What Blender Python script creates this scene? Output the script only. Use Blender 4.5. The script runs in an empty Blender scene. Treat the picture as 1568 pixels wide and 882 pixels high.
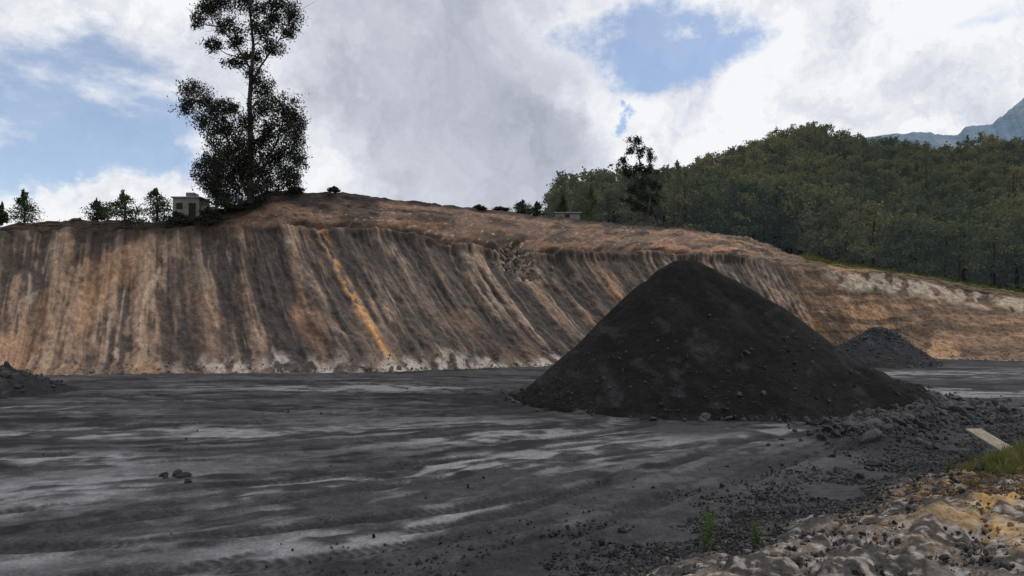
import bpy, math, random
import numpy as np
from mathutils import Vector
random.seed(7); rng=np.random.default_rng(7)
scene=bpy.context.scene
F=1079.0; H=4.0
def W(px,py,D):   # survey angles (tan az, tan el) + range -> world metres
    return np.array([(px-784)/F*D, D, H+(490-py)/F*D])

# ---------------------------------------------------------------- noise
def _h(ix,iy,seed):
    n=(ix.astype(np.int64)*374761393+iy.astype(np.int64)*668265263+seed*974711)&0xffffffff
    n=((n^(n>>13))*1274126177)&0xffffffff
    n=n^(n>>16)
    return (n&0xffffff)/float(0xffffff)
def vn(x,y,seed=0):
    x=np.asarray(x,float); y=np.asarray(y,float)
    ix=np.floor(x); iy=np.floor(y); fx=x-ix; fy=y-iy
    ix=ix.astype(np.int64); iy=iy.astype(np.int64)
    fx=fx*fx*(3-2*fx); fy=fy*fy*(3-2*fy)
    a=_h(ix,iy,seed); b=_h(ix+1,iy,seed); c=_h(ix,iy+1,seed); d=_h(ix+1,iy+1,seed)
    return (a*(1-fx)+b*fx)*(1-fy)+(c*(1-fx)+d*fx)*fy
def fbm(x,y,o=4,seed=0):
    s=0;a=1;t=0
    for i in range(o):
        s=s+a*vn(x*2**i+17.3*i,y*2**i-9.1*i,seed+i*31); t+=a; a*=.5
    return s/t
def ss(a,b,x):
    t=np.clip((x-a)/(b-a),0,1); return t*t*(3-2*t)
def mixc(c,d,t):
    return c*(1-t[...,None])+np.array(d)*t[...,None]

# ---------------------------------------------------------------- mesh helpers
def link(o):
    scene.collection.objects.link(o); return o
def grid_mesh(name,P,col=None,extra=None,smooth=True):
    n,m=P.shape[:2]
    idx=np.arange(n*m).reshape(n,m)
    f=np.stack([idx[:-1,:-1],idx[:-1,1:],idx[1:,1:],idx[1:,:-1]],-1).reshape(-1,4)
    me=bpy.data.meshes.new(name)
    me.vertices.add(n*m); me.vertices.foreach_set('co',P.reshape(-1).astype(np.float32))
    me.loops.add(f.size); me.loops.foreach_set('vertex_index',f.reshape(-1).astype(np.int32))
    me.polygons.add(len(f)); me.polygons.foreach_set('loop_start',np.arange(0,f.size,4).astype(np.int32))
    me.polygons.foreach_set('loop_total',np.full(len(f),4,np.int32))
    me.update(calc_edges=True); me.validate()
    me.polygons.foreach_set('use_smooth',np.full(len(me.polygons),smooth))
    if col is not None:
        a=me.attributes.new('Col','FLOAT_COLOR','POINT')
        c=np.concatenate([col.reshape(-1,3),np.ones((n*m,1))],1)
        a.data.foreach_set('color',c.reshape(-1).astype(np.float32))
    if extra:
        for k,v in extra.items():
            a=me.attributes.new(k,'FLOAT','POINT'); a.data.foreach_set('value',v.reshape(-1).astype(np.float32))
    return link(bpy.data.objects.new(name,me))

class MB:
    def __init__(s): s.v=[]; s.f=[]; s.m=[]
    def tube(s,pts,rad,seg=7,mat=0):
        base=len(s.v); n=len(pts)
        for i,p in enumerate(pts):
            a=Vector(pts[max(0,i-1)]); b=Vector(pts[min(n-1,i+1)])
            d=(b-a).normalized(); u=d.cross(Vector((0.3,1,0.1))).normalized(); w=d.cross(u)
            for k in range(seg):
                t=2*math.pi*k/seg
                s.v.append(tuple(Vector(p)+(u*math.cos(t)+w*math.sin(t))*rad[i]))
        for i in range(n-1):
            for k in range(seg):
                s.f.append((base+i*seg+k,base+i*seg+(k+1)%seg,base+(i+1)*seg+(k+1)%seg,base+(i+1)*seg+k)); s.m.append(mat)
    def box(s,lo,hi,mat=0):
        b=len(s.v)
        for z in (lo[2],hi[2]):
            for x,y in ((lo[0],lo[1]),(hi[0],lo[1]),(hi[0],hi[1]),(lo[0],hi[1])): s.v.append((x,y,z))
        for q in ((3,2,1,0),(4,5,6,7),(0,1,5,4),(1,2,6,5),(2,3,7,6),(3,0,4,7)):
            s.f.append(tuple(b+i for i in q)); s.m.append(mat)
    def leaves(s,C,size,mat=1,asp=0.45,droop=0.0):
        C=np.asarray(C); n=len(C)
        d=rng.normal(size=(n,3)); d[:,2]-=droop; d/=np.linalg.norm(d,axis=1)[:,None]
        e=rng.normal(size=(n,3)); e-= (e*d).sum(1)[:,None]*d; e/=np.linalg.norm(e,axis=1)[:,None]
        L=size*rng.uniform(.6,1.4,n)[:,None]
        A=C-d*L*.5; B=C+e*L*asp*.5; Cc=C+d*L*.5; D=C-e*L*asp*.5
        b=len(s.v)
        s.v.extend(map(tuple,np.stack([A,B,Cc,D],1).reshape(-1,3).tolist()))
        for i in range(n):
            s.f.append((b+4*i,b+4*i+1,b+4*i+2,b+4*i+3)); s.m.append(mat)
    def obj(s,name,mats,smooth=False,do_link=True):
        me=bpy.data.meshes.new(name); me.from_pydata(s.v,[],s.f); me.update()
        for m in mats: me.materials.append(m)
        me.polygons.foreach_set('material_index',np.array(s.m,np.int32))
        if smooth: me.polygons.foreach_set('use_smooth',np.ones(len(s.f),bool))
        o=bpy.data.objects.new(name,me)
        return link(o) if do_link else o
def clump(c,r,n,sub=10,tight=.33):
    c=np.array(c); r=np.array(r)
    sc=rng.normal(size=(sub,3)); sc/=np.linalg.norm(sc,axis=1)[:,None]
    sc*=rng.uniform(.25,1,(sub,1))
    k=rng.integers(0,sub,n)
    return c+(sc[k]+rng.normal(size=(n,3))*tight*rng.uniform(.6,1.1,(sub,1))[k])*r

# ---------------------------------------------------------------- material helpers
def new_mat(name):
    m=bpy.data.materials.new(name); m.use_nodes=True
    nt=m.node_tree; return m,nt,nt.nodes['Principled BSDF']
def N(nt,t,**kw):
    n=nt.nodes.new(t)
    for k,v in kw.items(): setattr(n,k,v)
    return n
def noise(nt,vec,scale,detail=6,rough=.6):
    n=N(nt,'ShaderNodeTexNoise'); n.inputs['Scale'].default_value=scale
    n.inputs['Detail'].default_value=detail; n.inputs['Roughness'].default_value=rough
    nt.links.new(vec,n.inputs['Vector']); return n.outputs['Fac']
def maprange(nt,v,a,b,c,d,smooth=False):
    n=N(nt,'ShaderNodeMapRange'); n.inputs[1].default_value=a;n.inputs[2].default_value=b
    n.inputs[3].default_value=c;n.inputs[4].default_value=d
    if smooth: n.interpolation_type='SMOOTHSTEP'
    nt.links.new(v,n.inputs[0]); return n.outputs[0]
def math_(nt,op,a,b=None,clamp=False):
    n=N(nt,'ShaderNodeMath',operation=op); n.use_clamp=clamp
    for i,x in enumerate((a,b)):
        if x is None: continue
        if isinstance(x,(int,float)): n.inputs[i].default_value=x
        else: nt.links.new(x,n.inputs[i])
    return n.outputs[0]
def vmul(nt,col,f):
    n=N(nt,'ShaderNodeVectorMath',operation='SCALE'); nt.links.new(col,n.inputs[0]); nt.links.new(f,n.inputs['Scale']); return n.outputs[0]

def terrain_mat(name,s1,s2,b1,b2,rough=.9,amp=(.65,1.35),roughattr=False,haze_glow=None,det=(5,3),spec=.2):
    m,nt,b=new_mat(name)
    at=N(nt,'ShaderNodeAttribute',attribute_name='Col')
    tc=N(nt,'ShaderNodeTexCoord').outputs['Object']
    n1=noise(nt,tc,s1,det[0],.68); n2=noise(nt,tc,s2,det[1],.7)
    f=math_(nt,'MULTIPLY',maprange(nt,n1,.3,.7,*amp),maprange(nt,n2,.3,.7,*amp))
    nt.links.new(vmul(nt,at.outputs['Color'],f),b.inputs['Base Color'])
    b.inputs['Roughness'].default_value=rough
    b.inputs['Specular IOR Level'].default_value=spec
    if roughattr:
        ra=N(nt,'ShaderNodeAttribute',attribute_name='wet').outputs['Fac']
        rr=math_(nt,'ADD',maprange(nt,ra,0,1,.92,.5),maprange(nt,n1,.3,.7,-.08,.08))
        nt.links.new(rr,b.inputs['Roughness'])
        nt.links.new(maprange(nt,ra,0,1,.12,.45),b.inputs['Specular IOR Level'])
    h=math_(nt,'ADD',math_(nt,'MULTIPLY',n1,b1),math_(nt,'MULTIPLY',n2,b2))
    bp=N(nt,'ShaderNodeBump'); bp.inputs['Strength'].default_value=1; bp.inputs['Distance'].default_value=1
    nt.links.new(h,bp.inputs['Height']); nt.links.new(bp.outputs[0],b.inputs['Normal'])
    if haze_glow:
        b.inputs['Emission Color'].default_value=(*haze_glow[0],1); b.inputs['Emission Strength'].default_value=haze_glow[1]  # aerial haze imitated by a constant emission on the surface
    return m
def leaf_mat(name,c1,c2,haze_glow=None,trans=.3,posn=None):
    m,nt,b=new_mat(name)
    oi=N(nt,'ShaderNodeObjectInfo').outputs['Random']
    g=N(nt,'ShaderNodeNewGeometry'); ge=g.outputs['Random Per Island']
    if posn:
        pn=maprange(nt,noise(nt,g.outputs['Position'],posn,2,.5),.35,.65,0,1)
        f=math_(nt,'ADD',math_(nt,'ADD',math_(nt,'MULTIPLY',oi,.48),math_(nt,'MULTIPLY',ge,.05)),math_(nt,'MULTIPLY',pn,.47))
    else: f=math_(nt,'ADD',math_(nt,'MULTIPLY',oi,.65),math_(nt,'MULTIPLY',ge,.35))
    mx=N(nt,'ShaderNodeMix',data_type='RGBA'); nt.links.new(f,mx.inputs[0])
    mx.inputs[6].default_value=(*c1,1); mx.inputs[7].default_value=(*c2,1)
    nt.links.new(mx.outputs[2],b.inputs['Base Color']); b.inputs['Roughness'].default_value=.8
    b.inputs['Specular IOR Level'].default_value=.08
    if haze_glow:
        b.inputs['Emission Color'].default_value=(*haze_glow[0],1); b.inputs['Emission Strength'].default_value=haze_glow[1]  # leaves emit a constant tint in place of air haze
    if trans>0:
        tr=N(nt,'ShaderNodeBsdfTranslucent'); nt.links.new(mx.outputs[2],tr.inputs[0])
        ms=N(nt,'ShaderNodeMixShader'); ms.inputs[0].default_value=trans
        nt.links.new(b.outputs[0],ms.inputs[1]); nt.links.new(tr.outputs[0],ms.inputs[2])
        nt.links.new(ms.outputs[0],nt.nodes['Material Output'].inputs[0])
    return m
def plain_mat(name,c1,c2,scale=3,rough=.85,bump=.05,rand=0):
    m,nt,b=new_mat(name)
    tc=N(nt,'ShaderNodeTexCoord').outputs['Object']
    n1=noise(nt,tc,scale,4,.7)
    f=maprange(nt,n1,.3,.7,0,1)
    if rand:
        oi=N(nt,'ShaderNodeObjectInfo').outputs['Random']
        f=math_(nt,'ADD',math_(nt,'MULTIPLY',f,1-rand),math_(nt,'MULTIPLY',oi,rand))
    mx=N(nt,'ShaderNodeMix',data_type='RGBA'); nt.links.new(f,mx.inputs[0])
    mx.inputs[6].default_value=(*c1,1); mx.inputs[7].default_value=(*c2,1)
    nt.links.new(mx.outputs[2],b.inputs['Base Color']); b.inputs['Roughness'].default_value=rough
    b.inputs['Specular IOR Level'].default_value=.3
    bp=N(nt,'ShaderNodeBump'); bp.inputs['Distance'].default_value=bump; nt.links.new(n1,bp.inputs['Height'])
    nt.links.new(bp.outputs[0],b.inputs['Normal'])
    return m

# ---------------------------------------------------------------- scatter
def scatter(name,pts,scl,rot,objs):
    coll=bpy.data.collections.new(name+'_parts')
    for o in objs: coll.objects.link(o)
    me=bpy.data.meshes.new(name); me.vertices.add(len(pts))
    me.vertices.foreach_set('co',np.asarray(pts,np.float32).reshape(-1))
    a=me.attributes.new('scl','FLOAT_VECTOR','POINT'); a.data.foreach_set('vector',np.asarray(scl,np.float32).reshape(-1))
    a=me.attributes.new('rot','FLOAT_VECTOR','POINT'); a.data.foreach_set('vector',np.asarray(rot,np.float32).reshape(-1))
    ob=link(bpy.data.objects.new(name,me))
    g=bpy.data.node_groups.new(name+'_gn','GeometryNodeTree')
    g.interface.new_socket('Geometry',in_out='INPUT',socket_type='NodeSocketGeometry')
    g.interface.new_socket('Geometry',in_out='OUTPUT',socket_type='NodeSocketGeometry')
    gi=g.nodes.new('NodeGroupInput'); go=g.nodes.new('NodeGroupOutput')
    ci=g.nodes.new('GeometryNodeCollectionInfo'); ci.inputs['Collection'].default_value=coll
    ci.inputs['Separate Children'].default_value=True; ci.inputs['Reset Children'].default_value=True
    ip=g.nodes.new('GeometryNodeInstanceOnPoints'); ip.inputs['Pick Instance'].default_value=True
    for nm,sk in (('scl','Scale'),('rot','Rotation')):
        na=g.nodes.new('GeometryNodeInputNamedAttribute'); na.data_type='FLOAT_VECTOR'
        na.inputs['Name'].default_value=nm
        out=[o for o in na.outputs if o.name=='Attribute' and o.enabled][0]
        g.links.new(out,ip.inputs[sk])
    g.links.new(gi.outputs[0],ip.inputs['Points']); g.links.new(ci.outputs[0],ip.inputs['Instance'])
    g.links.new(ip.outputs[0],go.inputs[0])
    md=ob.modifiers.new('scatter','NODES'); md.node_group=g
    return ob

# ---------------------------------------------------------------- yard ground
LX,LY=2.2,11.0
def berm_d(x,y): return (x-LX)*.618-(y-LY)*.787
tracks=[ # centre lines in metres, width
 ([(-6,9),(-3.5,11.5),(0,13.5),(4,17.5),(9,23),(16,27),(26,33)],1.9),
 ([(-14,12),(-9,14.5),(-3,18),(3,22),(8,25),(16,27.5),(24,30)],1.9),
 ([(-30,18),(-16,19.5),(-6,22),(3,26),(4,31),(-3,38),(-8,46)],1.8),
 ([(-40,26),(-20,27),(-8,29.5),(0,34),(0,40),(-6,44),(-20,46)],1.8),
 ([(-30,34),(-14,35),(-4,38),(0,43),(-5,49),(-16,50)],1.8),
 ([(-20,10.5),(-10,11.2),(-4,12.6),(3,16.5),(8,21.5)],1.9),
 ([(-9,40),(-4,36),(1,33.5),(-1,30.5),(-8,31),(-20,37)],1.8),
]
def catmull(P,n=14):
    P=[np.array(p,float) for p in P]; P=[2*P[0]-P[1]]+P+[2*P[-1]-P[-2]]; o=[]
    for i in range(1,len(P)-2):
        for t in np.linspace(0,1,n,endpoint=False):
            o.append(.5*((2*P[i])+(-P[i-1]+P[i+1])*t+(2*P[i-1]-5*P[i]+4*P[i+1]-P[i+2])*t*t+(-P[i-1]+3*P[i]-3*P[i+1]+P[i+2])*t**3))
    o.append(P[-2]); return np.array(o)
def dist_poly(x,y,pl):
    best=np.full(x.shape,1e9); along=np.zeros(x.shape); acc=0
    for a,b in zip(pl[:-1],pl[1:]):
        d=b-a; L=math.hypot(*d)
        t=((x-a[0])*d[0]+(y-a[1])*d[1])/(L*L); tc=np.clip(t,0,1)
        cr=((x-a[0])*d[1]-(y-a[1])*d[0])/L
        ds=np.hypot(x-a[0]-tc*d[0],y-a[1]-tc*d[1])
        m=ds<abs(best); best=np.where(m,np.where(cr<0,-ds,ds),best); along=np.where(m,acc+tc*L,along); acc+=L
    return best,along
th=np.concatenate([np.linspace(-180,-50,40,endpoint=False),np.linspace(-50,50,860),np.linspace(50,180,41)[1:]])
th=np.radians(th)
r=np.concatenate([np.linspace(0.01,6,12,endpoint=False),6*(85/6)**np.linspace(0,1,600),np.geomspace(90,4000,30)])
R,T=np.meshgrid(r,th,indexing='ij')
X=R*np.sin(T); Y=R*np.cos(T)
near=ss(100,60,R)
RUB=catmull([(20.5,37),(19,33),(16.5,29),(13.5,25.5),(11.5,23.2)],6)
def ground_z(X,Y):
    z=.16*(fbm(X/9,Y/9,3,5)-.5)+.05*(fbm(X/1.6,Y/1.6,3,8)-.5)
    d=berm_d(X,Y)+1.2*(fbm(X/2.2,Y/2.2,3,44)-.5)
    z=z+ .80*ss(-1.2,2.8,d)*ss(60,25,np.hypot(X,Y)) + .42*ss(.5,3,d)*(fbm(X/1.3,Y/1.3,4,71)-.5)*ss(60,25,np.hypot(X,Y))
    dr,_=dist_poly(np.asarray(X,float),np.asarray(Y,float),RUB)
    z=z+.36*np.exp(-(dr/1.3)**2)*(.4+1.2*fbm(X/1.0,Y/1.0,3,74))
    return z
Z=ground_z(X,Y)*near
drub,_=dist_poly(X,Y,RUB)
wx=X+1.6*(fbm(X/4,Y/4,4,91)-.5)*2; wy=Y+1.1*(fbm(X/4,Y/4,4,92)-.5)*2
dark=np.zeros(X.shape); lite=np.zeros(X.shape)
for i,(pl,w) in enumerate(tracks):
    P=catmull(pl); dd,al=dist_poly(X+.5*(fbm(X/2,Y/2,2,3)-.5),Y+.3*(fbm(X/2,Y/2,2,4)-.5),P)
    for off in (-w/2,w/2):
        q=np.abs(dd-off)
        inb=ss(.32,.22,q)*near*ss(.34,.52,fbm(X/2.0,Y/2.0,4,60+i))
        tread=.5+.5*np.sin(al*2*math.pi/.2+np.abs(dd-off)*14)
        Z+= inb*(-.055+.02*tread) + .035*np.exp(-((q-.42)/.09)**2)*near*ss(.35,.55,fbm(X/1.5,Y/1.5,2,64+i))
        dark=np.maximum(dark,inb*(.55+.45*tread)); lite=np.maximum(lite,inb*(1-tread))
G=4*np.log1p(np.exp(np.clip((wx+7)/4,-20,12))); Vp=wy-ss(42,18,wy)*np.minimum(G,22)
Up=wx
st=fbm(Up/7,Vp/1.5,5,20)
st2=fbm(Up/1.6,Vp/.45,5,24)
st3=fbm(X/.8,Y/.6,5,27)
big=fbm(X/8,Y/5,4,30)
def blob(cx,cy,rx,ry,a=0):
    c,s=math.cos(a),math.sin(a); dx=wx-cx; dy=wy-cy
    return np.exp(-(((dx*c+dy*s)/rx)**2+((-dx*s+dy*c)/ry)**2))
zones=sum(blob(*b) for b in [(-12,25.2,9,1.6,.05),(4.8,28.6,5.5,3.2,.1),(1,19.8,3.0,1.6,.5),(-11,16,3,1.8,.3),(-5,16.5,3.6,1.6,.5),(-21,31.5,5,1.2,0),(-2.5,13.4,3.4,1.1,.7),(6.5,24.5,4,2,.5),(24,39,6,2.6,.1),(30,52,9,3,0),(-10,42,9,2,0),(-14,20,4,1.0,0),(0,24,4,1.0,.3),(-8,12.5,2.5,.8,.4)])
zones=np.clip(zones,0,1)
mixn=.36*st+.22*st2+.22*st3+.20*big
lt=np.clip(ss(.48,.59,mixn+.03*zones)*(.24+.66*zones)+zones*ss(.43,.56,.35*st2+.35*st+.30*st3)*.55,0,1)
deep=ss(.49,.57,.45*fbm(Up/6+9,Vp/2.0,5,77)+.25*fbm(Up/2,Vp/.7,4,79)+.30*fbm(X/1.2,Y/1.0,4,83))*(1-zones*.5)
lt*= (1-.85*dark)
d=berm_d(X,Y)+1.2*(fbm(X/2.2,Y/2.2,3,44)-.5)
gravelzone=ss(-4.0,-1.0,d+2*(fbm(X/2,Y/2,3,12)-.5))
lt*=1-.85*gravelzone
C=np.ones(X.shape+(3,))*np.array([.033,.033,.037])
C=mixc(C,[.011,.011,.013],deep*.95)
C=mixc(C,[.115,.116,.127],lt)
C=mixc(C,[.012,.012,.014],dark*.7*(1-gravelzone))
C=mixc(C,[.034,.035,.039],gravelzone*.7)
C=C*(.68+.64*fbm(X/.22,Y/.18,3,95))[...,None]
ap=np.exp(-(np.maximum(np.hypot((X-9.5),(Y-34.5))-9.5,0)/2.0)**2)*ss(.35,.6,fbm(X/1.5,Y/1.5,3,811)+.2)
ap=np.maximum(ap,np.exp(-(drub/2.0)**2))
C=mixc(C,[.012,.012,.014],ap*.85); lt*=1-ap*.85
Z-=.03*lt*near
Z+=.06*(fbm(X/.35,Y/.35,4,97)-.5)*near*(1-.7*lt)
earth=ss(.1,1.6,d)*ss(60,30,R)
bu=X*.6+Y*.8; bv=-X*.8+Y*.6
bed=fbm(bu/2.5+.5*fbm(X,Y,3,130),bv/.35,4,131)
ochre=ss(.43,.57,.5*fbm(X/1.4+3,Y/1.4,4,55)+.5*bed+.14*ss(6.5,9,X)-.05)*ss(5,8,X)
ec=np.ones(X.shape+(3,))*np.array([.105,.090,.081])
ec=mixc(ec,[.30,.185,.07],ochre)
ec=mixc(ec,[.13,.095,.07],ss(.5,.6,bed)*.5)
ec=mixc(ec,[.028,.027,.028],ss(.46,.57,.6*fbm(X/.8,Y/.8,5,58)+.4*bed)*.9)
ec=mixc(ec,[.27,.24,.22],ss(.54,.66,fbm(X/.16,Y/.16,4,59))*.7)
C=C*(1-earth[...,None])+ec*earth[...,None]
rid=1-np.abs(2*fbm(X/.55,Y/.55,4,103)-1)
Z+=earth*(.14*(fbm(X/.18,Y/.18,3,101)-.5)+.26*(bed-.5)+.14*(rid-.8))
far=ss(95,160,R); C=mixc(C,[.09,.10,.05],far)
Z=np.where(R>90,np.minimum(Z,0)-.02,Z)
ground=grid_mesh('ground',np.stack([X,Y,Z],-1),C,{'wet':np.clip(lt,0,1)})
ground.data.materials.append(terrain_mat('coal_yard_dirt',2.6,15,.045,.04,roughattr=True,amp=(.64,1.42)))

# ---------------------------------------------------------------- excavated slope
cols=[ # toe(px,D) bench(px,py,D) crest(px,py,D)
 (-900,46,-880,352,60,-880,346,63),(-350,48,-330,352,62,-330,344,65),(-20,50.8,20,354,64,20,344,66),(190,52,210,354,65,210,342,67),
 (325,53,300,352,65.5,300,337,68),(425,53.5,368,345,66,362,312,68.5),(515,54,422,343,66.5,420,291,69.5),
 (610,55,486,347,67,516,294,72),(728,58,594,352,69.5,640,309,76),(838,61.6,692,375,71.5,740,321,80),
 (938,65,795,388,74,860,333,85),(1045,69,897,388,78,950,343,89),(1152,74,1010,388,83,1060,353,93),
 (1230,78,1120,393,88,1150,363,97),(1275,82,1195,402,92,1205,387,98),(1320,79,1262,410,89,1262,405,92),
 (1400,74,1370,422,84,1370,416,86),(1568,68.5,1568,458,77,1568,450,79),(1900,62,1900,500,69,1900,494,71),(2600,50,2650,560,56,2650,556,58)]
toe=[];ben=[];cre=[]
for c in cols:
    toe.append([(c[0]-784)/F*c[1],c[1],-.35]); ben.append(W(c[2],c[3],c[4])); cre.append(W(c[5],c[6],c[7]))
toe=np.array(toe);ben=np.array(ben);cre=np.array(cre)
L=np.concatenate([[0],np.cumsum(np.hypot(*(np.diff((toe+ben)/2,axis=0)[:,:2].T)))])
NC=1600
fine=np.linspace(L[2]-8,L[17]+8,NC-80)
s=np.concatenate([np.linspace(0,L[2]-8,40,endpoint=False),fine,np.linspace(L[17]+8,L[-1],41)[1:]])
def interp(A):
    o=np.stack([np.interp(s,L,A[:,k]) for k in range(3)],-1)
    k=25; ker=np.hanning(2*k+1); ker/=ker.sum()
    for j in range(3):
        p=np.pad(o[:,j],k,mode='reflect',reflect_type='odd'); o[:,j]=np.convolve(p,ker,'valid')
    return o
Tt,Bb,Cc=interp(toe),interp(ben),interp(cre)
def bump1(x,a,b,w=2): return ss(a-w,a,x)*ss(b+w,b,x)
Cc[:,2]+=.45*(fbm(s/1.6,s*0,4,3)-.5)+.12*(vn(s/.4,s*0,9)-.5)+.7*(fbm(s/2.5,s*0,3,4)-.4)*ss(L[5],L[4],s)
Bb[:,2]+=.9*(fbm(s/4,s*0,4,13)-.5)
nv1,nv2,nv3=190,64,14
rows=[]; vv=[]
for t in np.linspace(0,1,nv1,endpoint=False):
    p=Tt*(1-t)+Bb*t; p=p.copy(); p[:,2]-=.7*math.sin(math.pi*t); rows.append(p); vv.append(t)
for t in np.linspace(0,1,nv2,endpoint=False):
    p=Bb*(1-t)+Cc*t; p[:,2]+= .5*math.sin(math.pi*t)*ss(2,5,Cc[:,2]-Bb[:,2]); rows.append(p); vv.append(1+t)
for i,t in enumerate(np.linspace(0,1,nv3)):
    p=Cc.copy(); p[:,1]+=t*45; p[:,2]-=.15*t+ t*t*2.5; rows.append(p); vv.append(2+t)
P=np.array(rows); v=np.array(vv)[:,None]*np.ones((1,NC)); S=s[None,:]*np.ones((len(vv),1))
vl=np.clip(v,0,1)
warp=S+.6*(vn(S/5,vl*1.5,2)-.5)+ .28*(fbm(S/1.5,vl*4,3,6)-.5)
g1=fbm(warp/1.5,vl*.8,2,201); g2=vn(warp/.5,vl*1.8,207); g3=vn(warp/.2,vl*6,209)
gs=ss(0,.12,vl)*ss(1.04,.97,v)
right=ss(L[14]-2,L[14]+4,S)
gs2=gs*(1-.75*right)
rough=fbm(S/1.3,v*8,5,211)-.5
rough2=fbm(S/.35,v*30,4,215)-.5
disp=gs2*(.85*(g1-.5)+.36*(g2-.5)+.08*(g3-.5))+.62*rough*(v<2)*ss(0,.1,v)+(.30-.14*(v>1))*rough2*(v<=2)
tz=P[...,2]
disp+=right*gs*.4*(vn(tz*1.1+.9*fbm(S/5,S*0,3,8),S/20,233)-.5)
lw=bump1(S,L[7],L[13],4)*(.4+.8*fbm(S/3,S*0,3,217))
ledge=np.exp(-((v-.975)/.03)**2)*lw
disp+=ledge*.8 - .9*np.exp(-((v-1.05)/.05)**2)*lw
sn=L[10]-1
notch=np.exp(-((S-sn)/1.6)**2)*ss(.72,.86,v)*ss(1.35,1.05,v)
disp-=notch*.9; disp+=notch*1.6*(fbm(S/.7,v*12,3,301)-.5)
deb=ss(.13,.02,v)*(fbm(S/1.2,v*20,4,240))
nx=.3*(1-right)-.2*right
P[...,0]+=disp*nx; P[...,1]+=disp*-.72; P[...,2]+=disp*.62*(v<2.02)
P[...,1]-=deb*1.6
def lin(r,g,b,k=1.0,sat=.80):
    c=[((x/255)**2.2)*k for x in (r,g,b)]; l=.3*c[0]+.6*c[1]+.1*c[2]
    return [l+(x-l)*sat for x in c]
K=.98
C=np.ones(P.shape)*np.array(lin(102,88,78,K))
leftw=ss(L[7],L[3],S); C=mixc(C,lin(126,101,80,K),leftw*.75)
gs3=.42*g1+.36*g2+.22*g3
gx=gs3+.40*rough+.16*rough2
C=mixc(C,lin(62,57,55,K),ss(.54,.43,gx)*.80)
C=mixc(C,lin(148,122,99,K),ss(.53,.66,gx)*.65)
mott=fbm(S/.9,v*9,5,221)
for f_,o_,cc,wd in ((1.9,0,(170,150,130),.024),(1.3,90,(158,138,118),.018),(1.6,40,(50,47,47),.03),(1.0,70,(60,55,53),.02)):
    ln=np.abs(fbm(warp/f_+o_,vl*.4,2,247+o_)-.5); C=mixc(C,lin(*cc,K),ss(wd,.0,ln)*ss(.40,.58,mott if o_!=40 else 1-mott)*.55*(v<1))
C=mixc(C,lin(158,116,82,K),ss(.55,.70,fbm(S/2.8,vl*2.6,5,260))*.5)
C=mixc(C,lin(66,60,58,K),ss(.50,.62,fbm(S/2.6,vl*3.0,5,261))*.5)
C=mixc(C,lin(56,53,53,K),ss(.47,.62,fbm(warp/2.4,vl*1.2+4,4,262))*bump1(S,L[4],L[13],3)*.65*(v<1))
C=C*(.66+.68*fbm(S/.30,v*40,4,264))[...,None]
so=L[7]+.2
ow=.26+.20*vn(v*9,v*0,3)
orange=np.exp(-((warp-so+.35*(vn(v*6,v*0,6)-.5))/ow)**2)*(v<1.0)*ss(.60,.44,fbm(S/.4,v*22,4,66))*ss(.0,.1,v)
C=mixc(C,lin(186,136,84,K,.95),orange*.85)
pale=ss(.13,.03,v+.14*(fbm(S/1.5,S*0,4,270)-.5)*2)*ss(.42,.6,fbm(S/.7,v*14,4,271)+.05)*bump1(S,L[4],L[10],5)
C=mixc(C,lin(172,160,150,K),pale*.75)
tanf=ss(.08,.02,v)*(1-bump1(S,L[5],L[10],4)); C=mixc(C,lin(130,98,76,K),tanf*.7)
C=mixc(C,lin(178,152,128,K),np.clip(notch*1.4,0,1)*ss(.4,.6,fbm(S/.5,v*20,3,280)))
spill=np.exp(-((S-sn-.2)/.5)**2)*ss(1,.8,v)*ss(.15,.6,v)
C=mixc(C,lin(172,138,106,K),spill*.5)
up=ss(.99,1.03,v)
uc=np.ones(P.shape)*np.array(lin(110,87,72,K))
uc=mixc(uc,lin(74,63,56,K),ss(.46,.60,fbm(S/2.5,v*5,5,290))*.9)
uc=mixc(uc,lin(152,112,84,K),ss(.54,.68,fbm(S/4,v*6,5,292))*(.40+.45*ss(L[10],L[13],S)))
uc=uc*(.68+.64*fbm(S/.3,v*36,4,288))[...,None]
uc=mixc(uc,lin(165,150,135,K),ss(.77,.83,fbm(S/.35,v*30,2,293))*.7)
uc=mixc(uc,lin(78,76,50,K),ss(.55,.66,fbm(S/1.8,v*9,4,299))*ss(1.6,1.95,v)*.6)
blk=ss(1.3,1.7,v+.3*(fbm(S/2,v*4,3,295)-.5))*(bump1(S,L[4]-4,L[6]-2,3)+bump1(S,L[7]-3,L[7]+3,1.5)+.9*ss(1.75,1.92,v)*bump1(S,L[6],L[12],2))
uc=mixc(uc,lin(44,40,40,K),np.clip(blk,0,1)*.9)
leftcap=ss(.88,1.0,v+.25*(fbm(S/1.5,v*6,3,297)-.5))*ss(L[5]+2,L[4],S)
C=C*(1-up[...,None])+uc*up[...,None]
C=mixc(C,lin(58,51,47,K),leftcap*.85)
ledge_shade=np.exp(-((v-1.03)/.035)**2)*np.clip(lw*1.4,0,1)  # shadow along the bench ledge, painted into the slope colour
C=mixc(C,lin(38,34,33,K),ledge_shade*.9)
zz=P[...,2]+1.6*(fbm(S/7,P[...,2]/3,4,330)-.5)-(S-L[15])*.02
st_=fbm(S/12,zz*1.3,4,310)
K2=1.1
rc=np.ones(P.shape)*np.array(lin(118,93,72,K2))
rc=mixc(rc,lin(84,71,61,K2),ss(.44,.58,st_)*.7); rc=mixc(rc,lin(162,124,86,K2),ss(.54,.67,fbm(S/7,zz*1.5,5,312))*.65)
rc=mixc(rc,lin(74,63,55,K2),ss(.46,.62,fbm(S/2.0,v*4,5,315))*.6)
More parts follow.
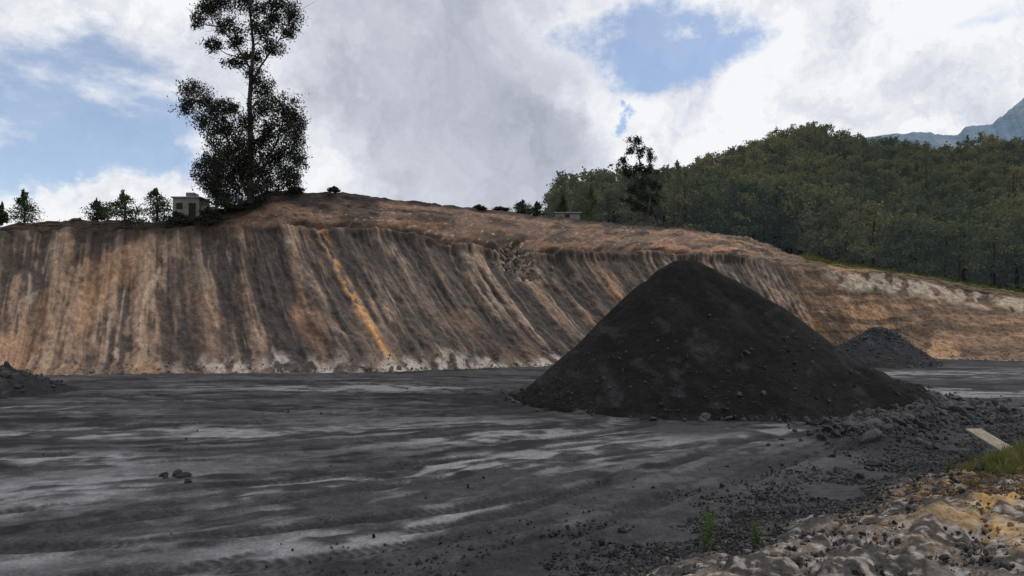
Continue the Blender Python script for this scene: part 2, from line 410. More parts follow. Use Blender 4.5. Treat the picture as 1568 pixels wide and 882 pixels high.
rc=mixc(rc,lin(172,158,138,K2),ss(.78,.86,v+.10*(fbm(S/2,v*5,4,318)-.5))*ss(1.04,.99,v)*ss(L[15]-2,L[15]+3,S)*ss(.40,.60,fbm(S/.7,v*11,5,319))*.65)
rc=mixc(rc,lin(200,158,95,K2),ss(.09,.04,v+.05*(fbm(S/3,S*0,3,321)-.5))*ss(L[15],L[16],S)*.7)
rc=rc*(.70+.6*fbm(S/.3,v*30,4,322))[...,None]
C=C*(1-right[...,None]*(v<2)[...,None]*1)+rc*(right[...,None]*(v<2)[...,None])
C=mixc(C,lin(92,96,50,K),ss(1.5,2.0,v)*ss(L[14],L[15],S))
C=mixc(C,lin(60,62,40,K),(v>2.05)*1.0)
C=np.clip(C,0,.8)
slope=grid_mesh('excavated_slope',P,C)
slope.data.materials.append(terrain_mat('cut_earth',1.4,7,.14,.11,amp=(.72,1.32)))

# ---------------------------------------------------------------- hill
hc=[ # base(px,py,D) top(px,py,D)
 (560,330,110,600,400,300),(720,330,112,740,380,300),(840,345,108,860,352,290),(900,350,105,920,332,280),(1000,358,103,1010,312,270),(1100,366,103,1090,286,262),
 (1180,386,104,1160,262,258),(1215,400,102,1215,246,255),(1270,414,96,1265,244,255),(1370,430,89,1345,268,258),(1450,446,84,1450,266,262),
 (1568,468,80,1568,258,262),(1900,505,73,1900,235,260),(2700,560,60,2900,220,255)]
hb=np.array([W(*c[:3]) for c in hc]); ht=np.array([W(*c[3:]) for c in hc])
q=np.linspace(0,len(hc)-1,400); k0=np.arange(len(hc))
HB=np.stack([np.interp(q,k0,hb[:,i]) for i in range(3)],-1); HT=np.stack([np.interp(q,k0,ht[:,i]) for i in range(3)],-1)
ker=np.hanning(25);ker/=ker.sum()
for A in (HB,HT):
    for j in range(3): A[:,j]=np.convolve(np.pad(A[:,j],12,mode='reflect',reflect_type='odd'),ker,'valid')
ts=np.concatenate([np.linspace(0,1,150),np.linspace(1,1.7,30)[1:]])
T_=ts[:,None,None]
pz=HB[None,:,2]+(HT-HB)[None,:,2]*np.where(ts[:,None]<1,(.25*ts[:,None]+.75*(ts[:,None]**2*(3-2*ts[:,None]))),1-(ts[:,None]-1)**2*1.8)
HP=HB[None]*(1-T_)+HT[None]*T_; HP[...,2]=pz
HP[...,2]+=(10*(fbm(HP[...,0]/32,HP[...,1]/32,4,400)-.5))*ss(0,.25,ts)[:,None]*ss(1.1,.9,ts)[:,None]
hcx=np.ones(HP.shape)*np.array([.045,.055,.028])
hcx=mixc(hcx,[.14,.135,.055],ss(.10,.0,ts)[:,None]*np.ones((1,400)))
hcx=mixc(hcx,[.12,.085,.055],ss(.55,.7,fbm(HP[...,0]/5,HP[...,1]/5,4,402))*.6)
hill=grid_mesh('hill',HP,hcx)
hill.data.materials.append(terrain_mat('hazy_hill_scrub',.6,3,.4,.2,amp=(.7,1.3),haze_glow=((.35,.45,.6),.03)))  # scrub colour plus faint bluish emission standing in for haze

mt=[(1150,262),(1250,238),(1290,219),(1330,211),(1370,206),(1400,202),(1425,203),(1440,208),(1465,208),(1480,195),(1500,190),(1520,190),(1535,179),(1550,163),(1568,148),(1600,128),(1680,100),(1800,110),(2000,90),(2400,200)]
mp=np.array([W(a,b,1900) for a,b in mt]); q=np.linspace(0,len(mt)-1,360)
MT=np.stack([np.interp(q,np.arange(len(mt)),mp[:,i]) for i in range(3)],-1)
MT[:,2]+=16*(fbm(q*1.3,q*0,4,500)-.5)
rowsM=[]
for t in np.linspace(0,1,60):
    p=MT.copy(); p[:,1]-= (1-t)*900; p[:,0]*= (1-.35*(1-t)); p[:,2]=MT[:,2]*(t**1.3)
    p[:,2]+= 90*t*(1-t)*4*(fbm(p[:,0]/120,p[:,1]/160,5,505)-.5); rowsM.append(p)
p=MT.copy(); p[:,1]+=900; p[:,2]=-10; rowsM.append(p)
MP=np.array(rowsM); mc=np.ones(MP.shape)*np.array([.055,.08,.095]); mc=mixc(mc,[.10,.11,.11],ss(.5,.65,fbm(MP[...,0]/60,MP[...,2]/40,5,510)))  # blue-grey base colour carries the tint of distance haze
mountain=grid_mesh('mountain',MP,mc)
mountain.data.materials.append(terrain_mat('hazy_mountain_rock',.02,.1,8,3,haze_glow=((.24,.38,.60),.24)))  # bluish self-glow added for aerial haze

# ---------------------------------------------------------------- coal piles
def pile(name,cx,cy,h,Rf,n=280,m=460,seed=1,top=.06,mat=None,rgh=1,colr=(.0085,.0084,.0092),k=1.0):
    a=np.linspace(0,2*math.pi,m); t=np.linspace(0,1.12,n)
    A,Tm=np.meshgrid(a,t,indexing='xy')
    Rr=Rf(A); x=cx+np.cos(A)*Rr*Tm; y=cy+np.sin(A)*Rr*Tm
    z=h*(1-(np.sqrt(Tm**2+top**2)-top)/(math.sqrt(1+top**2)-top))
    z+= h*.10*np.sin(np.clip(Tm,0,1)*math.pi*2)*.12
    skirt=ss(.7,1,Tm)
    z+=rgh*((.50*(fbm(x/2.6,y/2.6,4,seed)-.5))*ss(.02,.25,Tm)+ .24*(fbm(x/.6,y/.6,5,seed+3)-.5)+skirt*.32*(fbm(x/.7,y/.7,3,seed+5)-.4))
    z-=rgh*.16*ss(.5,.8,fbm(x/1.7,z/2.6,3,seed+9))*ss(.08,.3,Tm)*ss(1,.75,Tm)
    z=np.where(Tm>1.0,z-.4*(Tm-1)*h,z)+ground_z(x,y)*ss(.6,1,Tm)
    c=np.ones(x.shape+(3,))*np.array(colr)
    c=mixc(c,[.0128*k,.0121*k,.0122*k],ss(.45,.65,fbm(x/1.8,z/1.4,4,seed+20)))
    c=mixc(c,[.026*k,.026*k,.029*k],ss(.60,.70,fbm(x/.7,z/.5,5,seed+22))*.6*ss(.15,.5,Tm))
    o=grid_mesh(name,np.stack([x,y,z],-1),c); o.data.materials.append(mat); return o,(x,y,z,Tm)
cmat=terrain_mat('coal_fines',3,16,.09,.05,rough=.95,amp=(.7,1.3),spec=.08)
def Rmain(A):
    k=[0,45,90,135,180,225,270,300,325,345,360]; vals=[10.6,9.5,9,8.6,8.6,8.2,7.8,8.8,11.2,11.4,10.6]
    return np.interp(np.degrees(A)%360,k,vals)
_,main=pile('coal_pile',8.75,36,7.05,Rmain,seed=600,mat=cmat,top=.10)
_,p2=pile('coal_pile.001',33.2,64,3.25,lambda A:5.6+.5*np.sin(A*2),n=110,m=200,seed=640,mat=cmat,rgh=1.0,colr=(.024,.026,.030),top=.25,k=2)
_,p3=pile('coal_pile.002',-31,37.5,1.9,lambda A:6+.5*np.sin(A*3),n=110,m=220,seed=660,mat=cmat,rgh=1.3,colr=(.02,.02,.023),top=.3,k=2)

# ---------------------------------------------------------------- rocks
def rock(name,mat,seed,flat=.7):
    import bmesh
    bm=bmesh.new(); bmesh.ops.create_icosphere(bm,subdivisions=2,radius=1)
    r_=np.random.default_rng(seed)
    pl=r_.normal(size=(9,3)); pl/=np.linalg.norm(pl,axis=1)[:,None]; dd=r_.uniform(.5,.85,9)
    for vtx in bm.verts:
        c=np.array(vtx.co)
        for n_,d_ in zip(pl,dd):
            e=c@n_-d_
            if e>0: c=c-n_*e
        c*= [1.1,.85,flat]; vtx.co=c
    me=bpy.data.meshes.new(name); bm.to_mesh(me); bm.free(); me.materials.append(mat)
    return bpy.data.objects.new(name,me)
coalrock=plain_mat('coal_lump',(.009,.009,.011),(.046,.048,.056),4,.6,.1,.5)
palerock=plain_mat('pale_stone',(.06,.052,.047),(.31,.28,.255),4,.85,.1,.65)
ochrock=plain_mat('ochre_stone',(.14,.085,.04),(.34,.22,.10),4,.85,.1,.5)
CR=[rock(f'coal_lump_{i}',coalrock,i) for i in range(5)]
PR=[rock(f'pale_stone_{i}',palerock,20+i) for i in range(4)]
OR=[rock(f'ochre_stone_{i}',ochrock,30+i) for i in range(3)]
def scat_rocks(name,x,y,sz,objs,z=None):
    n=len(x); z=ground_z(x,y) if z is None else z
    pts=np.stack([x,y,z+sz*.1],-1)
    return scatter(name,pts,np.stack([sz*rng.uniform(.7,1.3,n),sz*rng.uniform(.7,1.3,n),sz*rng.uniform(.6,1.1,n)],-1),rng.uniform(-3,3,(n,3)),objs)
n=3600
a=rng.uniform(0,2*math.pi,n); a[:2800]=np.radians(rng.normal(-32,20,2800))
tt=1.0+np.abs(rng.normal(0,.06,n))-.08; tt[:2800]+=np.abs(rng.normal(0,.11,2800))*(np.cos(a[:2800]+.5)>.75)
x=8.75+np.cos(a)*Rmain(a)*tt; y=36+np.sin(a)*Rmain(a)*tt
sz=np.clip(rng.lognormal(-2.6,.6,n),.03,.38)
scat_rocks('coal_lumps',x,y,sz,CR)
n=1100
a=rng.uniform(math.pi,2*math.pi,n); tt=1-np.abs(rng.normal(0,.2,n)); tt=np.clip(tt,.3,1)
X_,Y_,Z_,T_=main
ia=((a/(2*math.pi))*(X_.shape[1]-1)).astype(int); it=(tt/1.12*(X_.shape[0]-1)).astype(int)
scat_rocks('coal_lumps.001',X_[it,ia],Y_[it,ia],np.clip(rng.lognormal(-3.2,.5,n),.02,.18),CR,z=Z_[it,ia])
n=1500
for kk,(pp,nm) in enumerate(((p2,'coal_lumps.002'),(p3,'coal_lumps.003'))):
    X_,Y_,Z_,T_=pp; ii=rng.integers(0,X_.shape[0]-8,n); jj=rng.integers(0,X_.shape[1],n)
    scat_rocks(nm,X_[ii,jj],Y_[ii,jj],np.clip(rng.lognormal(-2.6,.5,n),.04,.3),CR,z=Z_[ii,jj])
n=2600
k_=rng.integers(0,len(RUB),n); w_=1.15*(1-.4*k_/len(RUB))
x=RUB[k_,0]+rng.normal(0,1,n)*w_; y=RUB[k_,1]+rng.normal(0,1,n)*w_
scat_rocks('coal_lumps.004',x,y,np.clip(rng.lognormal(-2.6,.65,n),.03,.42),CR)
n=600
k_=rng.integers(0,len(RUB),n); x=RUB[k_,0]+rng.normal(1.2,2.4,n); y=RUB[k_,1]+rng.normal(-.5,2.4,n)
scat_rocks('coal_lumps.005',x,y,np.clip(rng.lognormal(-2.7,.55,n),.03,.3),CR)
n=30000
al=rng.uniform(-6,30,n); dd=rng.normal(-.5,1.25,n)
x=LX+al*.787+dd*.618; y=LY+al*.618-dd*.787
keep=(y>6)&(fbm(x/1.5,y/1.5,3,700)>.40)&(dd<2.6)
x,y=x[keep],y[keep]; sz=np.clip(rng.lognormal(-3.75,.5,len(x)),.012,.12)
scat_rocks('gravel',x,y,sz,CR)
n=30000
al=rng.uniform(-8,16,n); dd=rng.uniform(.0,7,n)
x=LX+al*.787+dd*.618; y=LY+al*.618-dd*.787; keep=(y>5)&(fbm(x/.8,y/.8,3,720)>.42); x,y=x[keep],y[keep]
scat_rocks('gravel.001',x,y,np.clip(rng.lognormal(-4.15,.5,len(x)),.008,.08),PR)
n=16000
al=rng.uniform(-8,16,n); dd=rng.uniform(.0,7,n)
x=LX+al*.787+dd*.618; y=LY+al*.618-dd*.787; keep=(y>5)&(fbm(x/1.1,y/1.1,3,725)>.46); x,y=x[keep],y[keep]
scat_rocks('gravel.004',x,y,np.clip(rng.lognormal(-3.9,.5,len(x)),.010,.1),CR)
n=7000
x=rng.normal(10.5,2.4,n); y=rng.normal(13,2.8,n); keep=(berm_d(x,y)>.6)&(y>6); x,y=x[keep],y[keep]
scat_rocks('gravel.003',x,y,np.clip(rng.lognormal(-3.8,.6,len(x)),.012,.14),OR)
n=1500
x=rng.uniform(-38,12,n); y=rng.uniform(9,50,n)
k_=fbm(x/3,y/3,3,710)>.54; x,y=x[k_],y[k_]
scat_rocks('gravel.002',x,y,np.clip(rng.lognormal(-3.8,.5,len(x)),.012,.09),CR)
x=np.array([-8.9,-8.6,-8.35,-8.0,-8.7,5.8,9.9,10.2,8.5]);y=np.array([18,18.1,17.9,17.4,17.7,19,19.2,15.5,18.4])
scat_rocks('boulders',x,y,np.array([.14,.2,.17,.15,.1,.1,.2,.16,.16]),CR)
n=1400
jj=rng.integers(60,NC-60,n); ii=np.clip(np.abs(rng.normal(0,12,n)).astype(int)+4,0,160)
scat_rocks('fallen_stones',P[ii,jj,0],P[ii,jj,1]-rng.uniform(0,.6,n),np.clip(rng.lognormal(-2.6,.5,n),.04,.3),PR,z=np.maximum(P[ii,jj,2],0))
n=170
sj=np.argmin(abs(s-sn)); jj=np.clip((sj+rng.normal(0,14,n)).astype(int),0,NC-1); ii=rng.integers(155,200,n)
scat_rocks('fallen_stones.001',P[ii,jj,0],P[ii,jj,1]-.1,np.clip(rng.lognormal(-1.9,.5,n),.06,.5),PR,z=P[ii,jj,2])

# ---------------------------------------------------------------- trees
bark=plain_mat('bark',(.03,.025,.022),(.08,.068,.055),6,.9,.05)
euc=leaf_mat('eucalyptus_leaf',(.014,.018,.015),(.042,.046,.036),trans=.12)
def px_tree(name,D,trunks,clumps,leafsize,dens,mat,depth=1.0,seg_r=.25,droop=.6):
    mb=MB(); dense=[]
    for pts,r0 in trunks:
        pts=[W(a,b,D+c) for a,b,c in pts]; n=len(pts)
        mb.tube([tuple(p) for p in pts],[max(r0*(1-.8*i/(n-1)),.03) for i in range(n)])
        dense+=[pts[i]+(pts[i+1]-pts[i])*t for i in range(len(pts)-1) for t in np.linspace(0,1,8)]
    dense=np.array(dense)
    for (a,b,rx,ry) in clumps:
        dz=rng.uniform(-1,1)*depth*1.6; c=W(a,b,D+dz)
        Rx=rx/F*D; Ry=ry/F*D
        lowpts=dense[dense[:,2]<c[2]-.3*Ry-.4*np.hypot(dense[:,0]-c[0],0)]
        st_=lowpts[np.argmin(np.linalg.norm(lowpts-c,axis=1))] if len(lowpts) else dense[0]
        mid=(st_+c)/2+np.array([rng.normal()*.15,rng.normal()*.15,-.15])
        mb.tube([tuple(st_),tuple(mid),tuple(c)],[seg_r*.3,seg_r*.2,seg_r*.08],5)
        for _ in range(4):
            e=c+rng.normal(size=3)*np.array([Rx,depth*.7,Ry])*.6
            mb.tube([tuple(mid*.3+c*.7),tuple(e)],[seg_r*.12,seg_r*.04],4)
        nl=int(dens*Rx*Ry)
        mb.leaves(clump(c,(Rx*1.0,max(Rx,Ry)*depth*.8,Ry*1.05),nl,sub=max(7,int(14*Rx*Ry)),tight=.30),leafsize,1,.5,droop)
    return mb.obj(name,[bark,mat])
big=[(318,12,24,20),(340,0,20,18),(372,0,24,20),(395,20,20,18),(425,5,20,16),(446,22,20,18),(443,48,18,13),(302,30,14,13),(345,42,20,16),(330,72,18,13),(362,60,16,16),(398,48,24,16),(415,74,20,14),(385,86,17,16),(360,94,18,13),(420,25,18,16),
 (296,140,22,16),(284,158,15,18),(312,158,20,16),(335,168,20,18),(316,188,20,16),(350,196,20,18),(334,214,20,18),(392,120,17,17),(410,140,18,18),(398,168,18,20),(375,185,16,20),
 (432,165,24,20),(452,182,18,20),(428,192,24,18),(456,208,17,20),(442,224,22,20),(455,248,18,18),(410,212,20,22),(422,242,24,20),(365,222,22,22),(350,242,24,20),(380,250,20,22),(402,262,24,20),(436,266,24,18),
 (326,250,18,22),(345,270,26,20),(318,278,18,18),(375,280,26,20),(412,284,24,14),(452,278,16,14),(365,255,18,20),(355,162,14,14),(388,225,18,22),(340,292,28,14),(385,298,26,12),(305,262,14,14)]
px_tree('eucalyptus_tree',67.5,
 [([(384,312,0),(383,270,0),(384,220,0),(382,160,0),(385,110,.2),(388,70,.3),(384,30,.2),(380,-10,0)],.34),
  ([(378,300,0),(362,250,-.5),(345,205,-.8),(322,165,-1),(296,140,-1)],.17),
  ([(388,290,0),(408,250,.6),(425,215,.8),(436,175,1)],.17),
  ([(384,130,.1),(400,100,.4),(425,65,.7),(446,30,.9)],.12),
  ([(386,110,.1),(365,75,-.3),(340,45,-.6),(316,15,-.7)],.12),
  ([(372,300,.5),(350,280,.8),(330,250,1),(326,235,1)],.12)],
 big,.20,1050,euc,depth=.9)
px_tree('eucalyptus_tree.001',100,
 [([(994,352,0),(992,310,0),(985,270,0),(978,240,.2),(972,212,.3)],.26),([(990,300,0),(975,275,0),(958,255,0)],.12),([(986,275,0),(996,250,0),(1000,235,0)],.1)],
 [(972,216,11,9),(966,230,11,8),(982,233,11,9),(997,238,10,10),(956,250,10,9),(962,264,11,9),(978,260,11,10),(996,260,11,8),(984,282,13,10),(970,290,10,9),(1002,284,10,10),(985,302,15,11),(1004,305,11,10),(974,314,11,10),(995,322,14,10),(960,306,9,8)],
 .27,520,euc,depth=.8,seg_r=.22)
def small_tree(name,px,base,top,D,wpx,mat,cone=0.5,n=3600,ls=.17):
    b=W(px,base,D); t=W(px,top,D); h=t[2]-b[2]; w=wpx/F*D/2
    mb=MB(); mb.tube([tuple(b),tuple((b+t)/2+np.array([.1,0,0])),tuple(t)],[.12,.08,.03],5)
    k=20
    for i in range(k):
        f=.12+.88*i/(k-1); rr=w*((1-f)*cone*1.4+(1-cone)*math.sin(math.pi*min(1,f*.9+.1))+.08)
        ang=rng.uniform(0,6.28); off=rr*rng.uniform(.3,.8)
        c=b+np.array([math.cos(ang)*off,math.sin(ang)*off,h*f*.97])
        mb.tube([tuple(b+np.array([0,0,h*f*.8])),tuple(c)],[.04,.015],4)
        mb.leaves(clump(c,(rr*.75,rr*.75,h/k*2.4),n//k,8,.36),ls,1,.55,.2)
    return mb.obj(name,[bark,mat])
gl=leaf_mat('tree_leaf',(.03,.05,.022),(.08,.10,.045),trans=.2)
gl2=leaf_mat('dark_leaf',(.025,.033,.022),(.05,.06,.035),trans=.2)
for nm,a in (('small_tree',(37,345,294,75,40,gl,.5)),('small_tree.001',(148,342,308,72,34,gl2,.2)),('small_tree.002',(190,346,297,64,52,gl,.3)),
             ('small_tree.003',(240,342,291,70,44,gl2,.5)),('small_tree.004',(3,345,312,75,16,gl2,.3)),('small_tree.005',(330,312,240,70,26,euc,.5)),
             ('bush',(800,331,308,90,30,gl2,.2)),('bush.001',(822,334,310,92,22,gl2,.3)),('bush.002',(862,338,300,95,18,gl2,.7)),('bush.003',(733,322,314,80,16,gl2,.2)),
             ('bush.004',(511,294,286,71,14,gl2,.2)),('bush.005',(120,345,335,68,30,gl2,.2)),('bush.006',(345,325,300,67,60,gl2,.3)),('bush.007',(452,294,286,70,24,gl2,.2)),
             ('bush.008',(765,325,317,84,24,gl2,.2)),('bush.009',(905,345,285,110,22,gl,.6)),('bush.010',(270,350,325,66,40,gl2,.2)),('bush.011',(318,345,318,66,34,gl2,.2))):
    small_tree(nm,*a)

fl=leaf_mat('hazy_forest_leaf',(.014,.030,.014),(.150,.138,.050),haze_glow=((.34,.46,.54),.045),trans=.3,posn=.045)  # leaf greens plus weak blue emission for haze over the forest
def ftree(name,kind):
    mb=MB()
    mb.tube([(0,0,-.1),(.02,0,.5),(0,.01,.9)],[.022,.016,.006],5)
    if kind=='round':
        for i in range(11):
            a=rng.uniform(0,6.28); rr=rng.uniform(.05,.27); z=rng.uniform(.35,.92)
            mb.leaves(clump((math.cos(a)*rr,math.sin(a)*rr,z),(.15,.15,.11),80,6,.36),.052,1,.6)
    elif kind=='tall':
        for i in range(12):
            a=rng.uniform(0,6.28); z=.28+.7*i/11; rr=.13*math.sin(math.pi*(z*.75+.15))
            mb.leaves(clump((math.cos(a)*rr,math.sin(a)*rr,z),(.10,.10,.07),60,6,.36),.045,1,.55)
    else:
        for i in range(12):
            z=.12+.86*i/11; rr=.22*(1-z)+.03; a=rng.uniform(0,6.28)
            mb.leaves(clump((math.cos(a)*rr*.5,math.sin(a)*rr*.5,z),(rr,rr,.06),60,7,.4),.045,1,.5)
    return mb.obj(name,[bark,fl],do_link=False)
FT=[ftree('t%d'%i,k) for i,k in enumerate(['round','round','tall','conifer','round','round','tall','round'])]
n=4000
qi=rng.uniform(0,399,n); t=rng.uniform(.03,1.0,n)**.85
i0=np.clip(qi.astype(int),0,398); ti=np.clip((t*149).astype(int),0,148)
pts=HP[ti,i0]+(rng.normal(size=(n,3))*[.8,.8,0])
sc=np.clip(rng.lognormal(1.88,.40,n),2.6,13)*(.9+.3*ss(.4,.1,t))
edge=(pts[:,0]/pts[:,1]*F+784)
keep=~((edge<1240)&(t<.10)) & ~(edge<845)
pts[:,2]-=sc*.12
pts,sc=pts[keep],sc[keep]
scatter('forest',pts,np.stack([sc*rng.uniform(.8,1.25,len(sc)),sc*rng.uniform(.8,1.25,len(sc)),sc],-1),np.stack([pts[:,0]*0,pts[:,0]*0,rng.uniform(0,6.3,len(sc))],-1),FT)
n=130
qi=rng.uniform(80,300,n).astype(int); pts=HP[146,qi]+rng.normal(size=(n,3))*[1.5,3,0]
sc=rng.uniform(4,10,n)
scatter('forest.001',pts-[0,0,.6],np.stack([sc*.8,sc*.8,sc],-1),np.stack([sc*0,sc*0,rng.uniform(0,6.3,n)],-1),[FT[2].copy(),FT[3].copy(),FT[6].copy(),FT[0].copy()])

grassm=leaf_mat('grass_blade',(.05,.07,.025),(.18,.165,.06),trans=0.2)
def tuft(name,n,h,sp,m):
    mb=MB()
    for i in range(n):
        x,y=rng.normal(size=2)*sp; dx,dy=rng.normal(size=2)*h*.35; w=h*.035; hh=h*rng.uniform(.5,1.1)
        b=len(mb.v); mb.v+= [(x-w,y,0),(x+w,y,0),(x+dx*.5+w*.7,y+dy*.5,hh*.6),(x+dx*.5-w*.7,y+dy*.5,hh*.6),(x+dx,y+dy,hh)]
        mb.f+=[(b,b+1,b+2,b+3),(b+3,b+2,b+4)]; mb.m+=[0,0]
    return mb.obj(name,[m],do_link=False)
TF=[tuft('tuft_%d'%i,40,1,.28,grassm) for i in range(4)]
n=5200
qi=rng.uniform(150,399,n).astype(int); ti=(rng.uniform(0,.10,n)*149).astype(int)
pts=HP[ti,qi]+rng.normal(size=(n,3))*[.5,.6,0]; kp=(pts[:,0]/pts[:,1]*F+784)>1225; pts=pts[kp]; sc=rng.uniform(.4,1.3,len(pts))
scatter('grass',pts,np.stack([sc*1.6,sc*1.6,sc],-1),np.stack([sc*0,sc*0,rng.uniform(0,6,len(sc))],-1),TF)
x=rng.normal(13.0,1.5,380); y=rng.normal(16.8,1.3,380); kp=berm_d(x,y)>.7; x=x[kp];y=y[kp]; sc=rng.uniform(.12,.4,len(x))
scatter('grass.001',np.stack([x,y,ground_z(x,y)],-1),np.stack([sc,sc,sc],-1),np.stack([sc*0,sc*0,rng.uniform(0,6,len(sc))],-1),[o.copy() for o in TF])
weedm=leaf_mat('weed_leaf',(.035,.06,.02),(.08,.12,.035),trans=.2)
def weed(name,x,y,h,n=220):
    z=float(ground_z(np.array([x]),np.array([y]))[0]); mb=MB()
    for i in range(7):
        dx,dy=rng.normal(size=2)*h*.16; hh=h*rng.uniform(.6,1.05)
        mb.tube([(x,y,z-.02),(x+dx*.6,y+dy*.6,z+hh*.5),(x+dx,y+dy,z+hh)],[.006,.004,.002],4)
        t=rng.uniform(.1,1,n//7)[:,None]
        mb.leaves(np.array([x,y,z])+np.array([dx,dy,hh])*t+rng.normal(size=(n//7,3))*.03,.05,1,.35)
    return mb.obj(name,[bark,weedm])
weed('weed',3.05,11.1,.7,600); weed('weed.001',3.9,11.3,.35,300); weed('weed.002',9.9,16.0,.35,260); weed('weed.003',11.2,17.2,.4); weed('weed.004',10.4,15.6,.25)

mb=MB()
mb.box((-.24,-1.0,0),(.24,1.0,.05)); mb.box((-.24,-.75,-.04),(.24,-.63,-.003)); mb.box((-.24,.63,-.04),(.24,.75,-.003))
pk=mb.obj('wooden_plank',[plain_mat('weathered_wood',(.10,.088,.07),(.24,.21,.165),7,.85,.03)])
bv=pk.modifiers.new('b','BEVEL'); bv.width=.008
pk.location=(12.9,18.6,float(ground_z(np.array([12.9]),np.array([18.6]))[0])+.24); pk.rotation_euler=(.30,.0,.12)

conc=plain_mat('concrete_block',(.11,.105,.10),(.21,.20,.19),2,.9,.03); darkm=plain_mat('dark_opening',(.01,.01,.012),(.02,.02,.022)); tin=plain_mat('sheet_metal',(.15,.155,.16),(.25,.26,.27),3,.5,.01)
emp=link(bpy.data.objects.new('concrete_house',None)); hpos=W(292,338,70); emp.location=tuple(hpos)
def part(nm,boxes,mat):
    mb=MB()
    for lo,hi in boxes: mb.box(lo,hi)
    o=mb.obj(nm,[mat]); o.parent=emp; bv=o.modifiers.new('b','BEVEL'); bv.width=.015; return o
part('walls',[((-1.3,-1,-.5),(1.3,1.4,2.1)),((-.2,-.6,2.24),(.6,.5,2.7))],conc)
part('roof_slab',[((-1.45,-1.15,2.1),(1.45,1.5,2.22))],tin)
part('window',[((-.95,-1.03,1.0),(-.35,-.98,1.6))],darkm)
part('door',[((.25,-1.03,-.2),(.95,-.98,1.6))],darkm)
part('annex_wall',[((1.33,-.8,-.5),(2.8,1.0,1.3))],conc)
emp2=link(bpy.data.objects.new('storage_shed',None)); emp2.location=tuple(W(868,337,92))
emp=emp2
part('shed_walls',[((-1.6,-1,-.5),(1.6,1,.75))],conc); part('shed_roof',[((-1.8,-1.2,.75),(1.8,1.2,.85))],tin); part('shed_door',[((-.3,-1.03,-.2),(.3,-.98,.6))],darkm)

# ---------------------------------------------------------------- sky
w=bpy.data.worlds.new('World'); scene.world=w; w.use_nodes=True; nt=w.node_tree
for n_ in list(nt.nodes): nt.nodes.remove(n_)
out=N(nt,'ShaderNodeOutputWorld')
el=math.radians(58); az=math.radians(72)
sky=N(nt,'ShaderNodeTexSky',sky_type='NISHITA'); sky.sun_disc=False; sky.sun_elevation=el; sky.sun_rotation=az; sky.altitude=1500; sky.air_density=1.0; sky.dust_density=2
bgs=N(nt,'ShaderNodeBackground'); bgs.inputs[1].default_value=.15; nt.links.new(sky.outputs[0],bgs.inputs[0])
gen=N(nt,'ShaderNodeTexCoord').outputs['Generated']
nz=N(nt,'ShaderNodeTexNoise'); nz.inputs['Scale'].default_value=3.6; nz.inputs['Detail'].default_value=7; nz.inputs['Roughness'].default_value=.62; nt.links.new(gen,nz.inputs['Vector'])
sub=N(nt,'ShaderNodeVectorMath',operation='SUBTRACT'); nt.links.new(nz.outputs['Color'],sub.inputs[0]); sub.inputs[1].default_value=(.5,.5,.5)
sc_=N(nt,'ShaderNodeVectorMath',operation='SCALE'); nt.links.new(sub.outputs[0],sc_.inputs[0]); sc_.inputs['Scale'].default_value=.40
ad=N(nt,'ShaderNodeVectorMath',operation='ADD'); nt.links.new(gen,ad.inputs[0]); nt.links.new(sc_.outputs[0],ad.inputs[1])
dv=ad.outputs[0]
def sblob(px,py,r0,r1,sx=1,sz=1):
    d_=Vector(((px-784)/F,1,(490-py)/F)).normalized()
    s_=N(nt,'ShaderNodeVectorMath',operation='SUBTRACT'); nt.links.new(dv,s_.inputs[0]); s_.inputs[1].default_value=d_
    m_=N(nt,'ShaderNodeVectorMath',operation='MULTIPLY'); nt.links.new(s_.outputs[0],m_.inputs[0]); m_.inputs[1].default_value=(1/sx,1/sx,1/sz)
    l_=N(nt,'ShaderNodeVectorMath',operation='LENGTH'); nt.links.new(m_.outputs[0],l_.inputs[0])
    return maprange(nt,l_.outputs['Value'],r0,r1,1,0,True)
def addall(L_):
    o=L_[0]
    for x_ in L_[1:]: o=math_(nt,'ADD',o,x_)
    return o
clear=addall([math_(nt,'MULTIPLY',sblob(1020,80,.01,.145,1,1.25),1.2),math_(nt,'MULTIPLY',sblob(90,150,.05,.34,1.2,.75),.82),math_(nt,'MULTIPLY',sblob(985,175,.0,.06,.5,1.5),1.1),math_(nt,'MULTIPLY',sblob(130,285,.02,.16,1.6,.35),.55),math_(nt,'MULTIPLY',sblob(1450,60,.0,.14,2.2,.4),.5)])
fine_n=noise(nt,dv,6.5,8,.60)
mp_=N(nt,'ShaderNodeMapping'); mp_.inputs['Scale'].default_value=(1,1,2.4); mp_.inputs['Rotation'].default_value=(0,.25,0); nt.links.new(gen,mp_.inputs[0])
wisp=noise(nt,mp_.outputs[0],5,8,.62)
cov=math_(nt,'SUBTRACT',math_(nt,'ADD',1.05,math_(nt,'MULTIPLY',math_(nt,'SUBTRACT',wisp,.5),2.2)),math_(nt,'MULTIPLY',clear,1.0))
cov=maprange(nt,cov,.05,.62,.18,1,True)
grey=addall([sblob(690,120,.10,.36,.95,1.0),math_(nt,'MULTIPLY',sblob(760,270,.03,.2,1.2,.6),.9),math_(nt,'MULTIPLY',sblob(150,10,.02,.22,1.6,.4),.30),math_(nt,'MULTIPLY',sblob(1330,150,.02,.16,1.6,.25),.25)])
gm=math_(nt,'MINIMUM',grey,1.0)
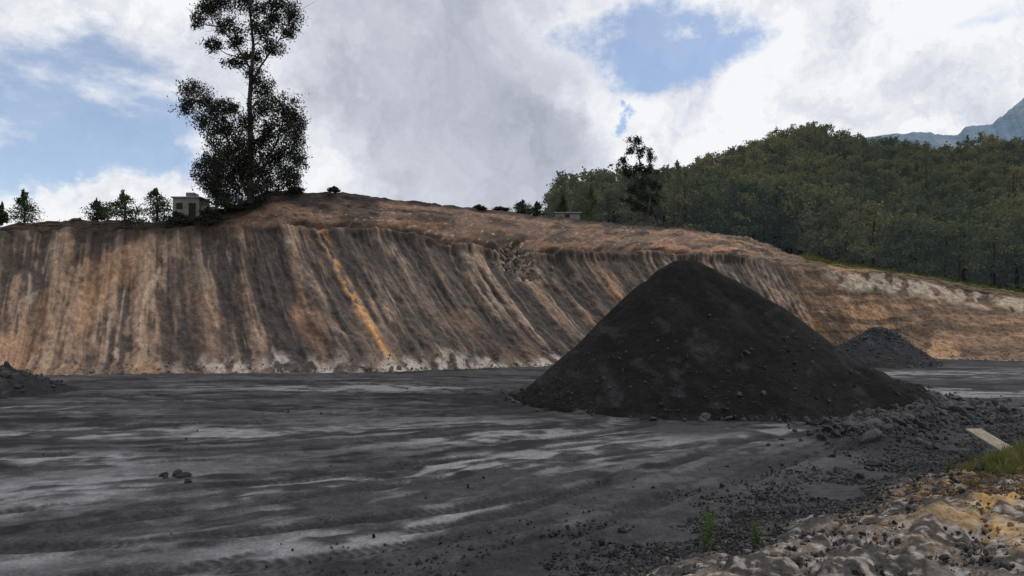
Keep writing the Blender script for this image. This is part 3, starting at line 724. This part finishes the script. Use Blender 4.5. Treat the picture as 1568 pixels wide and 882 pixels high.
tex=math_(nt,'MULTIPLY',maprange(nt,fine_n,.3,.7,-.34,.28),math_(nt,'SUBTRACT',1.0,math_(nt,'MULTIPLY',gm,.5)))
brt=math_(nt,'ADD',tex,math_(nt,'SUBTRACT',1.03,math_(nt,'MULTIPLY',gm,.50)))
glow=addall([sblob(930,120,.0,.16,.7,1.3),sblob(560,240,.0,.2,1.5,.6),math_(nt,'MULTIPLY',sblob(250,250,0,.14),.7)])
brt=math_(nt,'ADD',brt,math_(nt,'MULTIPLY',glow,.14),clamp=True)
cr=N(nt,'ShaderNodeValToRGB'); nt.links.new(brt,cr.inputs[0])
cr.color_ramp.elements[0].position=0; cr.color_ramp.elements[0].color=(.33,.36,.43,1)
cr.color_ramp.elements[1].position=1; cr.color_ramp.elements[1].color=(.92,.93,.96,1)
e=cr.color_ramp.elements.new(.4); e.color=(.39,.425,.495,1)
e=cr.color_ramp.elements.new(.75); e.color=(.66,.69,.77,1)
bgc=N(nt,'ShaderNodeBackground'); bgc.inputs[1].default_value=1.0; nt.links.new(cr.outputs[0],bgc.inputs[0])
ms=N(nt,'ShaderNodeMixShader'); nt.links.new(cov,ms.inputs[0]); nt.links.new(bgs.outputs[0],ms.inputs[1]); nt.links.new(bgc.outputs[0],ms.inputs[2])
nt.links.new(ms.outputs[0],out.inputs[0])
sun=bpy.data.lights.new('sun','SUN'); sun.energy=1.8; sun.angle=math.radians(10); sun.color=(1,.95,.88)
so_=link(bpy.data.objects.new('sun',sun)); Sd=Vector((math.cos(el)*math.sin(az),math.cos(el)*math.cos(az),math.sin(el)))
so_.rotation_euler=Sd.to_track_quat('Z','Y').to_euler()

cam=bpy.data.cameras.new('camera'); co=link(bpy.data.objects.new('camera',cam)); co.location=(0,0,H); co.rotation_euler=(math.pi/2,0,0)
cam.sensor_width=36; cam.lens=36*F/1568; cam.shift_y=49/1568; cam.clip_end=8000; cam.clip_start=.05
scene.camera=co
scene.view_settings.view_transform='Standard'; scene.view_settings.look='None'; scene.view_settings.exposure=0
